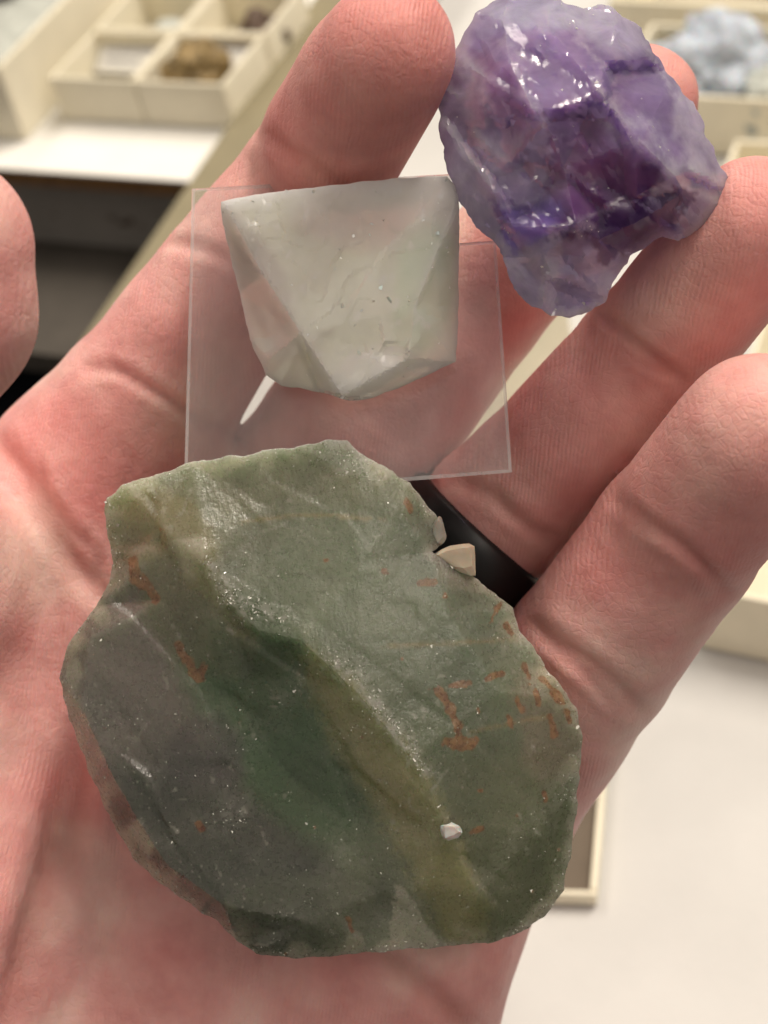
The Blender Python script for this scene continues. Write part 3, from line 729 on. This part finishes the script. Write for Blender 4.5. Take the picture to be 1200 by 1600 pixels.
def rel_green(P, d):
    o = np.zeros(len(P))
    for i, p in enumerate(P):
        x, y = p[0] / S, p[1] / S
        a = noise.fractal(Vector((x * .22, y * .22, 2)), 1, 2, 3) * 0.12
        b = noise.fractal(Vector((x * 1.1, y * .75, 5)), .8, 2, 3) * 0.03
        vv = noise.voronoi(Vector((x * .35, y * .35, 1)))[0]; c = min(vv[1] - vv[0], .2) * 0.2
        st = (x * 0.8 - y * 0.6 + noise.noise(Vector((x * .15, y * .15, 8))) * 4) * 0.45
        s_ = (st - math.floor(st)); s_ = (s_ if s_ < .85 else (1 - s_) * 5.6) * 0.2
        o[i] = a + b + c * .5 + facet(x * .75 - y * .66, x * .66 + y * .75, .16, .05, 11.5, .10, .12, .06) * (1.0 if p[0] - 330 < (p[1] - 880) * .93 else .3)
    return o
Vg, Tg, Pg, dg, frg = mineral(OUT, INN, LIN, 12.0, 18.0, 0.33, rel_green, jag=0.32)
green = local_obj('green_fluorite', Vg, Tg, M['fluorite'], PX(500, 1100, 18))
dk = (0.115, 0.135, 0.105)
def soft_poly(P, poly, jit=13):
    jit = min(jit, np.ptp(np.array(poly)[:, 0]) * .05 + 1); return np.mean([in_poly(P + WN * min(10, jit * 2) + rng.normal(0, jit, P.shape), poly) for _ in range(14)], 0)
WN = np.array([[noise.noise(Vector((p[0] * .03, p[1] * .03, 1))), noise.noise(Vector((p[0] * .03, p[1] * .03, 9)))] for p in Pg])
cz = blobs(Pg, (0.195, 0.220, 0.150), [
    (430, 775, 330, 80, -8, (0.235, 0.235, 0.160), .8), (240, 840, 110, 80, 40, (0.275, 0.250, 0.160), .9), (230, 905, 70, 70, 0, (0.265, 0.235, 0.165), .8),
    (600, 920, 230, 130, 20, (0.20, 0.235, 0.175), .7), (720, 1150, 150, 120, 30, (0.150, 0.180, 0.115), .7), (790, 1320, 120, 150, 0, (0.150, 0.165, 0.095), .8),
    (220, 1090, 150, 190, -20, (0.200, 0.180, 0.170), .95), (330, 1340, 220, 130, 30, (0.100, 0.104, 0.090), .95), (240, 1010, 120, 90, 0, (0.235, 0.205, 0.19), .7),
    (440, 1130, 105, 215, -36, (0.085, 0.158, 0.078), .95), (310, 960, 70, 110, -30, (0.18, 0.19, 0.105), .7), (395, 1000, 70, 70, -35, (0.11, 0.155, 0.088), .7), (520, 1220, 70, 70, 0, (0.095, 0.150, 0.082), .8),
    (500, 1420, 150, 60, 0, (0.145, 0.155, 0.115), .7), (860, 1130, 60, 90, 0, (0.23, 0.185, 0.135), .7), (320, 1180, 60, 60, 0, (0.12, 0.112, 0.112), .7)])
for poly, colr, wt in (([(274, 846), (300, 838), (321, 842), (318, 868), (309, 905), (288, 903), (285, 878)], (0.52, 0.49, 0.43), .85), ([(196, 1290), (215, 1282), (238, 1318), (236, 1340), (222, 1335)], (.48, .45, .39), .8), ([(104, 1042), (124, 1030), (128, 1060), (116, 1082), (100, 1075)], (.46, .44, .38), .7), ([(505, 700), (545, 695), (578, 730), (545, 742), (512, 722)], (.40, .41, .36), .6), ([(470, 1000), (560, 1078), (650, 1185), (705, 1290), (750, 1400), (765, 1475), (695, 1480), (660, 1395), (600, 1285), (530, 1165), (478, 1062)], (0.33, 0.305, 0.175), .85),  # last entry: olive strip, colour brightened to stand for glow from inside
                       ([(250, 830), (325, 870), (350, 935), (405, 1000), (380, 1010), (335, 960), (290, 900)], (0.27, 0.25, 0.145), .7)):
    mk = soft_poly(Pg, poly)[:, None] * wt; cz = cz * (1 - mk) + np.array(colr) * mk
rust = np.maximum(lines_mask(Pg, [[(208, 880), (212, 905), (222, 918)], [(225, 905), (236, 920), (242, 938)], [(280, 1008), (292, 1032), (300, 1048)], [(296, 1050), (312, 1058), (320, 1045)], [(682, 1078), (702, 1100), (712, 1130), (722, 1158)], [(700, 1160), (722, 1168), (742, 1160)]], 8.5),
                  lines_mask(Pg, [[(705, 1072), (735, 1067)], [(760, 1060), (785, 1052)], [(780, 945), (768, 970)], [(790, 975), (800, 990)], [(835, 1075), (842, 1100)], [(885, 1110), (890, 1130)], [(860, 1120), (866, 1150)], [(795, 1120), (800, 1135)], [(808, 1095), (815, 1112)], [(862, 1080), (880, 1098)], [(655, 912), (682, 908)], [(735, 1300), (752, 1294)], [(308, 1286), (316, 1296)], [(634, 780), (640, 798)], [(602, 893), (607, 900)], [(545, 1438), (550, 1455)], [(820, 1040), (828, 1060)], [(850, 1240), (852, 1250)], [(845, 1060), (872, 1085)]], 5.5))
thin = lines_mask(Pg, [[(380, 815), (480, 805), (600, 812)], [(600, 1010), (800, 1000)], [(730, 1145), (800, 1130), (850, 1120)]], 3.5)
rc_ = np.array([0.25, 0.12, 0.055])
set_float(green, 'rust', rust); cz = cz * (1 - 0.5 * thin[:, None]) + np.array([0.34, 0.26, 0.15]) * 0.5 * thin[:, None]
edge = np.clip(1 - dg / 1.6, 0, 1) * frg
pale_tri = in_poly(Pg + rng.normal(0, 1.5, Pg.shape), [(620, 1380), (640, 1398), (696, 1490), (606, 1500), (612, 1430)]).astype(float)
cz = cz * (1 - .7 * pale_tri[:, None]) + np.array([.42, .40, .33]) * .7 * pale_tri[:, None]
en = np.clip(np.array([noise.noise(Vector((p[0] * .028, p[1] * .028, 33))) for p in Pg]) * 2.2 + .35, 0, 1)
edge2 = (np.clip(1.3 - dg / (.7 + 1.6 * en), 0, 1) * frg * (.25 + .55 * en))[:, None]
cz = cz * (1 - edge2) + np.array([0.42, 0.395, 0.32]) * edge2
fro = np.array([max(0, noise.fractal(Vector((p[0] * .012, p[1] * .012, 3)), 1, 2, 4)) for p in Pg]) * 0.45 + edge * 0.5 + \
      lines_mask(Pg, [[(330, 880), (370, 940), (445, 970)], [(530, 1040), (560, 1060), (600, 1120)], [(505, 705), (570, 735)], [(620, 1140), (660, 1200)]], 16)
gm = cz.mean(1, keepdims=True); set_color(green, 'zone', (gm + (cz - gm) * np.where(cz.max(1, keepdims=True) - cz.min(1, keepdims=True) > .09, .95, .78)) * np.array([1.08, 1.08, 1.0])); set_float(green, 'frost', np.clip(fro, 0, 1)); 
scr = []
for _ in range(60):
    x, y = rng.uniform(120, 880), rng.uniform(720, 1470); a = math.radians(rng.choice([70, 60, -15, 48]) + rng.normal(0, 12)); l_ = rng.uniform(4, 16)
    scr.append([(x, y), (x + math.cos(a) * l_ * .5 + rng.normal(0, 3), y + math.sin(a) * l_ * .5), (x + math.cos(a) * l_, y + math.sin(a) * l_)])
scr += [[(300, 760), (285, 800), (270, 812)], [(405, 830), (430, 826), (450, 815)], [(255, 1050), (262, 1075), (250, 1090)], [(230, 1130), (215, 1150), (198, 1152)], 
        [(100, 1040), (120, 1030), (122, 1060)], [(200, 1290), (222, 1320), (232, 1335)], [(670, 1240), (690, 1215), (700, 1200)], [(385, 1470), (410, 1478), (430, 1470)], [(410, 1300), (416, 1320)], [(500, 1040), (560, 1090), (600, 1140)]]
sm_ = lines_mask(Pg, scr, 3.5, 0.12) * frg
crk = lines_mask(Pg, [[(460, 897), (500, 900), (535, 905), (580, 897)], [(640, 912), (700, 910), (740, 905)], [(370, 1085), (420, 1170), (480, 1230), (600, 1390)], [(600, 1290), (640, 1360), (690, 1460)], [(330, 880), (350, 935), (390, 1000)], [(330, 1000), (345, 1040)]], 2.6, 0.1) * frg
set_float(green, 'scratch', sm_); set_float(green, 'crack', crk)
soften(green, 24)
tag(green, 'large rough green fluorite lump lying in the palm', 'mineral')

def surf_at(Vm, Pm, fr, x, y):
    m = np.where(fr > 0)[0]; i = m[np.argmin(np.hypot(Pm[m, 0] - x, Pm[m, 1] - y))]; return -Vm[i, 2] - D0
def chip(name, poly, h, mat, parent, Vm, Pm, fr, label=None, sink=1.5):
    """small faceted fragment grown into a stone: convex chunk over a px polygon"""
    c = np.mean(poly, 0); dz = surf_at(Vm, Pm, fr, *c); bm = bmesh.new(); poly = np.asarray(poly, float)
    for p in poly: bm.verts.new(PX(*p, dz + sink) / 1000)
    poly = spline(list(poly) + [poly[0]], 3)[:-1]
    for p in poly:
        bm.verts.new(PX(*(c + (p - c) * .97 + rng.normal(0, 1, 2)), dz + .1 + rng.uniform(-.15, .15)) / 1000)
        bm.verts.new(PX(*(c + (p - c) * rng.uniform(.45, .8)), dz - h * rng.uniform(.5, 1)) / 1000)
    bmesh.ops.convex_hull(bm, input=bm.verts[:]); loose = [v for v in bm.verts if not v.link_faces]; bmesh.ops.delete(bm, geom=loose)
    bm.verts.index_update(); v = [np.array(q.co) * 1000 for q in bm.verts]; f = [tuple(q.index for q in g.verts) for g in bm.faces]; bm.free()
    o = local_obj(name, v, f, M[mat], PX(*c, dz), parent)
    if label: o['label'] = label
    return o
chip('tan_chip', [(676, 866), (702, 853), (733, 849), (741, 858), (743, 900), (720, 893), (690, 880)], 0.5, 'chip_tan', green, Vg, Pg, frg, label='tan chip on the upper right edge', sink=3)
chip('white_chip', [(684, 1290), (705, 1285), (722, 1295), (716, 1310), (694, 1312)], 0.6, 'sliver', green, Vg, Pg, frg, label='white chip near the lower edge')
chip('white_chip', [(670, 850), (678, 812), (690, 808), (697, 838), (690, 852)], 0.4, 'chip', green, Vg, Pg, frg)
# tiny bright cleavage flakes added over it to stand for sparkle
def flakes(name, parent, Vm, Pm, Tm, fr, N_, size, mat, weight=None):
    tri = Tm[(fr[Tm] > 0).all(1)]; a, b, c = Vm[tri[:, 0]], Vm[tri[:, 1]], Vm[tri[:, 2]]
    nn = np.cross(b - a, c - a); nn /= np.linalg.norm(nn, axis=1, keepdims=True) + 1e-12
    w_ = np.ones(len(tri)) if weight is None else weight[tri].mean(1) + 1e-4
    pick = rng.choice(len(tri), N_, p=w_ / w_.sum()); v, f = [], []
    for i in pick:
        n_ = nn[i] + rng.normal(0, .28, 3); n_ /= np.linalg.norm(n_); c_ = (a[i] + b[i] + c[i]) / 3 + nn[i] * 0.06
        t1 = np.cross(n_, rng.normal(0, 1, 3)); t1 /= np.linalg.norm(t1); t2 = np.cross(n_, t1); s_ = size * rng.lognormal(0, .45)
        k_ = len(v); m_ = rng.integers(3, 6)
        for j in range(m_):
            an = 2 * math.pi * (j + rng.uniform(-.3, .3)) / m_; v.append(c_ + t1 * math.cos(an) * s_ + t2 * math.sin(an) * s_ * rng.uniform(.3, .8))
        v.append(c_ - n_ * .25); f.append(tuple(range(k_, k_ + m_)))
        for j in range(m_): f.append((k_ + (j + 1) % m_, k_ + j, k_ + m_))
    o = local_obj(name, v, f, M[mat], Vm.mean(0), parent); o['kind'] = 'stuff'; return o
flakes('cleavage_flakes', green, Vg, Pg, Tg, frg, 1400, 0.09, 'glint', np.clip(fro, .05, 1) ** 1.5)

# --- amethyst
OA = [(770, 2, 3), (800, -16, 3), (868, -12, 3), (880, 5, 4), (905, 12, 4), (935, 5, 4), (970, 20, 4), (1000, 45, 4), (1020, 75, 4), (1040, 110, 4), (1075, 150, 4), (1095, 180, 4), (1110, 225, 4), (1135, 270, 3.5), (1142, 295, 3), (1135, 325, 3),
      (1110, 350, 3), (1080, 365, 3), (1060, 376, 3), (1035, 371, 3), (1010, 385, 3), (985, 400, 3), (965, 430, 2.5), (945, 470, 2), (920, 488, 2), (890, 495, 2), (860, 495, 2), (830, 480, 2), (805, 450, 2.5), (790, 420, 3), (785, 400, 3), (770, 375, 3),
      (745, 355, 3), (720, 320, 3), (700, 270, 3), (688, 220, 3), (686, 170, 3), (700, 110, 3), (720, 60, 3), (742, 20, 3)]
nA = len(OA)
IA = [(785, 30, 8), (795, 95, 12), (835, 175, 15), (855, 195, 15.5),     # 0-3 left glint ridge
      (855, 40, 9), (935, 140, 14), (1000, 220, 14.5), (1055, 275, 12),   # 4-7 right ridge
      (900, 350, 12.5), (935, 330, 9.5), (985, 310, 9.5),                 # 8-10 lower ledge top / bottom
      (935, 375, 8), (1000, 345, 8), (1070, 300, 8.5),                   # 11-13 dark step
      (850, 355, 11), (790, 350, 8), (760, 270, 9), (755, 140, 9), (800, 250, 11), (880, 260, 11.5),   # 14-19
      (850, 400, 7.5), (915, 400, 7), (870, 450, 5.5), (1040, 150, 9), (1090, 270, 7.5), (830, 330, 9), (720, 180, 6), (1080, 220, 7)]  # 20-
LA_ = lambda *a: [(nA + a[i], nA + a[i + 1]) for i in range(len(a) - 1)]
LNA = LA_(0, 1, 2, 3, 19, 8) + LA_(0, 4, 5, 6, 7, 13) + LA_(7, 10, 9, 8) + LA_(8, 11, 12, 13) + LA_(14, 8) + LA_(15, 25, 14) + LA_(17, 16, 15) + LA_(1, 18, 25) + LA_(20, 21) + LA_(15, 20, 22) + LA_(5, 23, 27)
def rel_am(P, d):
    o = np.zeros(len(P))
    for i, p in enumerate(P):
        x, y = p[0] / S, p[1] / S; u, v = x * .70 - y * .71, x * .71 + y * .70       # u across the grain, v along it
        a = noise.fractal(Vector((x * .25, y * .25, 12)), 1, 2, 3) * 0.12
        rdg = 1 - abs(noise.noise(Vector((u * .55, v * .12, 4)))) * 2; b = rdg ** 3 * 0.22 if rdg > 0 else 0
        st = u * 0.38 + noise.noise(Vector((u * .2, v * .1, 9))) * 1.6; s_ = st - math.floor(st); s_ = (s_ if s_ < .8 else (1 - s_) * 4) * 0.22
        vv = noise.voronoi(Vector((x * .3, y * .3, 6)))[0]; c = min(vv[1] - vv[0], .12) * 0.8
        o[i] = a + b * .6 + s_ * .5 + facet(u, v, .13, .07, 31.5, .55, .3) + facet(u, v, .42, .15, 77.5, .26, .1, .15) + noise.noise(Vector((x * 1.4, y * 1.4, 2))) * .04
    return o
Va, Ta, Pa, da, fra = mineral(OA, IA, LNA, 2.0, 15.0, 0.40, rel_am, jag=0.45)
am = local_obj('amethyst', Va, Ta, M['amethyst'], PX(910, 250, 5))
ca = blobs(Pa, (0.38, 0.28, 0.52), [
    (960, 320, 150, 45, -25, (0.075, 0.028, 0.135), 1.0), (1010, 330, 100, 60, -30, (0.085, 0.03, 0.15), .9), (900, 250, 110, 80, 30, (0.24, 0.12, 0.30), .8), (800, 170, 60, 120, -10, (0.38, 0.28, 0.50), .7),
    (1000, 150, 70, 150, -38, (0.30, 0.21, 0.42), .8), (810, 330, 60, 50, 0, (0.19, 0.12, 0.40), .9), (830, 260, 60, 60, 0, (0.50, 0.41, 0.56), .7), (870, 440, 110, 70, 0, (0.62, 0.55, 0.70), .95),
    (725, 200, 48, 170, -8, (0.70, 0.63, 0.79), .9), (1085, 310, 60, 60, 0, (0.60, 0.52, 0.66), .8), (860, 10, 120, 40, 0, (0.62, 0.58, 0.75), .8), (960, 40, 60, 40, 20, (0.60, 0.54, 0.68), .7), (1100, 230, 30, 110, -20, (0.66, 0.58, 0.72), .8)], warp=26, ws=0.014)
for poly, colr, wt in (([(853, 372), (880, 365), (868, 480), (842, 470)], (.75, .70, .76), .6), ([(790, 345), (840, 350), (858, 368), (793, 402), (778, 375)], (.40, .30, .68), .6),
        ([(925, 375), (1055, 290), (1090, 300), (1060, 345), (985, 385), (940, 420)], (.08, .03, .14), .65), ([(860, 200), (960, 250), (1040, 275), (900, 340), (850, 300)], (.22, .10, .26), .5),
        ([(700, 180), (730, 170), (760, 300), (800, 400), (770, 380), (720, 320)], (.66, .60, .76), .55), ([(880, 375), (925, 372), (940, 420), (920, 480), (875, 490)], (.45, .36, .60), .4)):
    mk = in_poly(Pa + rng.normal(0, 2, Pa.shape), poly)[:, None] * wt; ca = ca * (1 - mk) + np.array(colr) * mk
ca = ca ** 1.05 * np.array([.98, 1.03, 1.02])
ea = np.clip(1 - da / 1.4, 0, 1) * fra
ca = ca * (1 - 0.4 * ea[:, None]) + np.array([0.55, 0.50, 0.60]) * 0.4 * ea[:, None]
fa = np.array([max(0, noise.fractal(Vector((p[0] * .016, p[1] * .016, 13)), 1, 2, 4)) for p in Pa]) * .2 + ea * .35 + \
     .9 * lines_mask(Pa, [[(790, 60), (820, 140), (848, 190)], [(950, 190), (1010, 235), (1045, 270)], [(930, 130), (990, 200)], [(860, 20), (880, 35), (920, 30)], [(850, 365), (930, 355)], [(1000, 180), (1060, 260)]], 11) + .8 * lines_mask(Pa, [[(940, 150), (985, 205), (1030, 255)], [(1000, 60), (1030, 105), (1060, 160)], [(900, 60), (940, 100), (960, 130)], [(740, 110), (735, 170), (745, 230)], [(905, 365), (915, 340), (985, 318)], [(760, 300), (790, 320), (840, 312)], [(1010, 200), (1075, 290)], [(920, 270), (930, 300)]], 5, .1)  # first frost stroke paints the specular glint along the left ridge
set_color(am, 'zone', ca); set_float(am, 'frost', np.clip(fa, 0, 1))
soften(am, 15)
tag(am, 'rough purple amethyst chunk resting on the fingertips', 'mineral')
flakes('cleavage_flakes', am, Va, Pa, Ta, fra, 40, 0.12, 'glint', np.clip(fa, .08, 1))

# --- clear plastic sheet with the pale octahedral cleavage piece
fo = [(300, 295, 13), (500, 283, 13), (703, 272, 13), (718, 380, 12), (775, 376, 12), (800, 738, 8), (560, 758, 9), (288, 742, 10)]
th = 0.9; npl = len(fo)
vs = [PX(x, y, z - 1) for x, y, z in fo] + [PX(x, y, z - 1) + np.array([0, 0, -th]) for x, y, z in fo]
film = empty('plastic_sheet', (CAM + ROT @ Vector((PX(540, 520, 9) / 1000).tolist())))
film.rotation_euler = ROT.to_euler()
bpy.context.view_layer.update()
tag(film, 'clear square plastic sheet under the pale octahedral crystal', 'plastic sheet')
me_f = local_obj('sheet_face', vs, [tuple(range(npl))[::-1], tuple(range(npl, 2 * npl))], M['film'], PX(540, 520, 9), film)
cen = np.mean(vs[:npl], 0)
inner = []
for i in range(npl):
    a_, b_, c_ = vs[i - 1], vs[i], vs[(i + 1) % npl]
    u_ = (a_ - b_) / np.linalg.norm(a_ - b_); w_ = (c_ - b_) / np.linalg.norm(c_ - b_); q_ = u_ + w_
    q_ = q_ / np.linalg.norm(q_) if np.linalg.norm(q_) > .2 else np.array([0, -1.0, 0]) if i == 1 else (cen - b_) / np.linalg.norm(cen - b_)
    inner.append(b_ + q_ * (0.55 if i != 3 else -0.55) + np.array([0, 0, .03]))
vr = [v for v in vs] + inner
local_obj('sheet_edge', vr, [(i, (i + 1) % npl, npl + (i + 1) % npl, npl + i) for i in range(npl)] + [(i, (i + 1) % npl, 2 * npl + (i + 1) % npl, 2 * npl + i) for i in range(npl)], M['film_edge'], PX(540, 520, 9), film)  # inset top strip is the edge catch-light drawn as pale haze
OC = [(345, 315, 9.2), (400, 303, 9.6), (500, 292, 9.6), (600, 280, 9.6), (698, 275, 9.3), (712, 290, 9.2), (718, 325, 8.6), (717, 400, 5), (716, 500, 2), (712, 565, 1.5), (640, 600, 2), (580, 622, 2.5), (545, 626, 3), (500, 612, 2), (440, 603, 1), (415, 585, 1), (390, 530, 1), (375, 460, 2.5), (360, 400, 4.5), (348, 350, 7.5)]
nC = len(OC)
IC = [(352, 322, 9.5), (412, 430, 8.4), (470, 520, 7.5), (535, 618, 6.3), (712, 318, 9), (680, 400, 8.3), (648, 480, 7.6), (668, 508, 6.2), (640, 560, 5.9), (420, 560, 3), (690, 500, 4.5)]
LC = lambda *a: [(nC + a[i], nC + a[i + 1]) for i in range(len(a) - 1)]
LNC = LC(0, 1, 2, 3) + LC(4, 5, 6, 7) + LC(6, 8) + [(0, nC), (6, nC + 4), (12, nC + 3)]
def rel_c(P, d):
    o = np.zeros(len(P))
    for i, p in enumerate(P):
        x, y = p[0] / S, p[1] / S
        a = noise.fractal(Vector((x * .16, y * .16, 22)), 1, 2, 2) * 0.18
        st = (x * .55 + y * .8) * .22 + noise.noise(Vector((x * .2, y * .2, 3))) * 1.2; s_ = st - math.floor(st); s_ = (s_ if s_ < .92 else (1 - s_) * 11) * .10
        vv = noise.voronoi(Vector((x * .3, y * .3, 16)))[0]; c = min(vv[1] - vv[0], .06) * 0.35
        m = 1.0 if p[0] - 345 > (p[1] - 315) * .62 else .15
        rz_ = max(0, 1 - math.hypot((p[0] - 440) / 90, (p[1] - 345) / 60)) + max(0, 1 - math.hypot((p[0] - 600) / 60, (p[1] - 560) / 70))
        o[i] = (a + s_ + c) * m * .9 + facet(x * .8 + y * .6, x * .6 - y * .8, .2, .06, 61.5, .03, .03, .05) * m + rz_ * facet(x, y, .45, .3, 91.5, .5, .35)
    return o
Vc, Tc, Pc, dc, frc = mineral(OC, IC, LNC, 8.0, 6.5, 0.34, rel_c, jag=0.15, bn=0.05)
octa = local_obj('clear_crystal', Vc, Tc, M['clearfl'], PX(540, 450, 9))
cc = blobs(Pc, (0.80, 0.80, 0.71), [(600, 330, 140, 60, 0, (0.80, 0.74, 0.70), .8), (680, 470, 60, 130, 0, (0.70, 0.76, 0.64), .8), (560, 590, 160, 50, 0, (0.86, 0.87, 0.72), .8), (400, 430, 40, 140, -30, (0.68, 0.65, 0.61), .8)])
set_color(octa, 'zone', np.clip(cc * np.array([1.13, 1.13, 1.15]), 0, .94)); 
fl = [[(352, 322), (412, 430), (470, 520), (535, 618)], [(712, 318), (680, 400), (648, 480), (668, 508)]]
for x_, y_ in ((556, 378), (600, 432), (622, 505), (652, 500), (668, 512), (480, 332), (432, 350), (590, 560), (560, 490), (520, 480), (640, 380), (660, 330), (690, 300), (560, 360), (470, 450), (610, 540), (612, 430), (500, 555), (455, 395), (600, 290), (420, 318), (620, 470)):
    a_ = rng.uniform(0, 3.14); l_ = rng.uniform(3, 11); fl.append([(x_, y_), (x_ + math.cos(a_) * l_, y_ + math.sin(a_) * l_)])
fc = lines_mask(Pc, fl[:2], 4, .1) * .5 + lines_mask(Pc, fl[2:], 4, .1) + np.clip(1 - dc / .8, 0, 1) * frc * .5
set_float(octa, 'frost', np.clip(fc, 0, 1))
soften(octa, 9)
tag(octa, 'pale translucent octahedral fluorite piece on the plastic sheet', 'mineral')
flakes('cleavage_flakes', octa, Vc, Pc, Tc, frc, 60, 0.22, 'sliver')
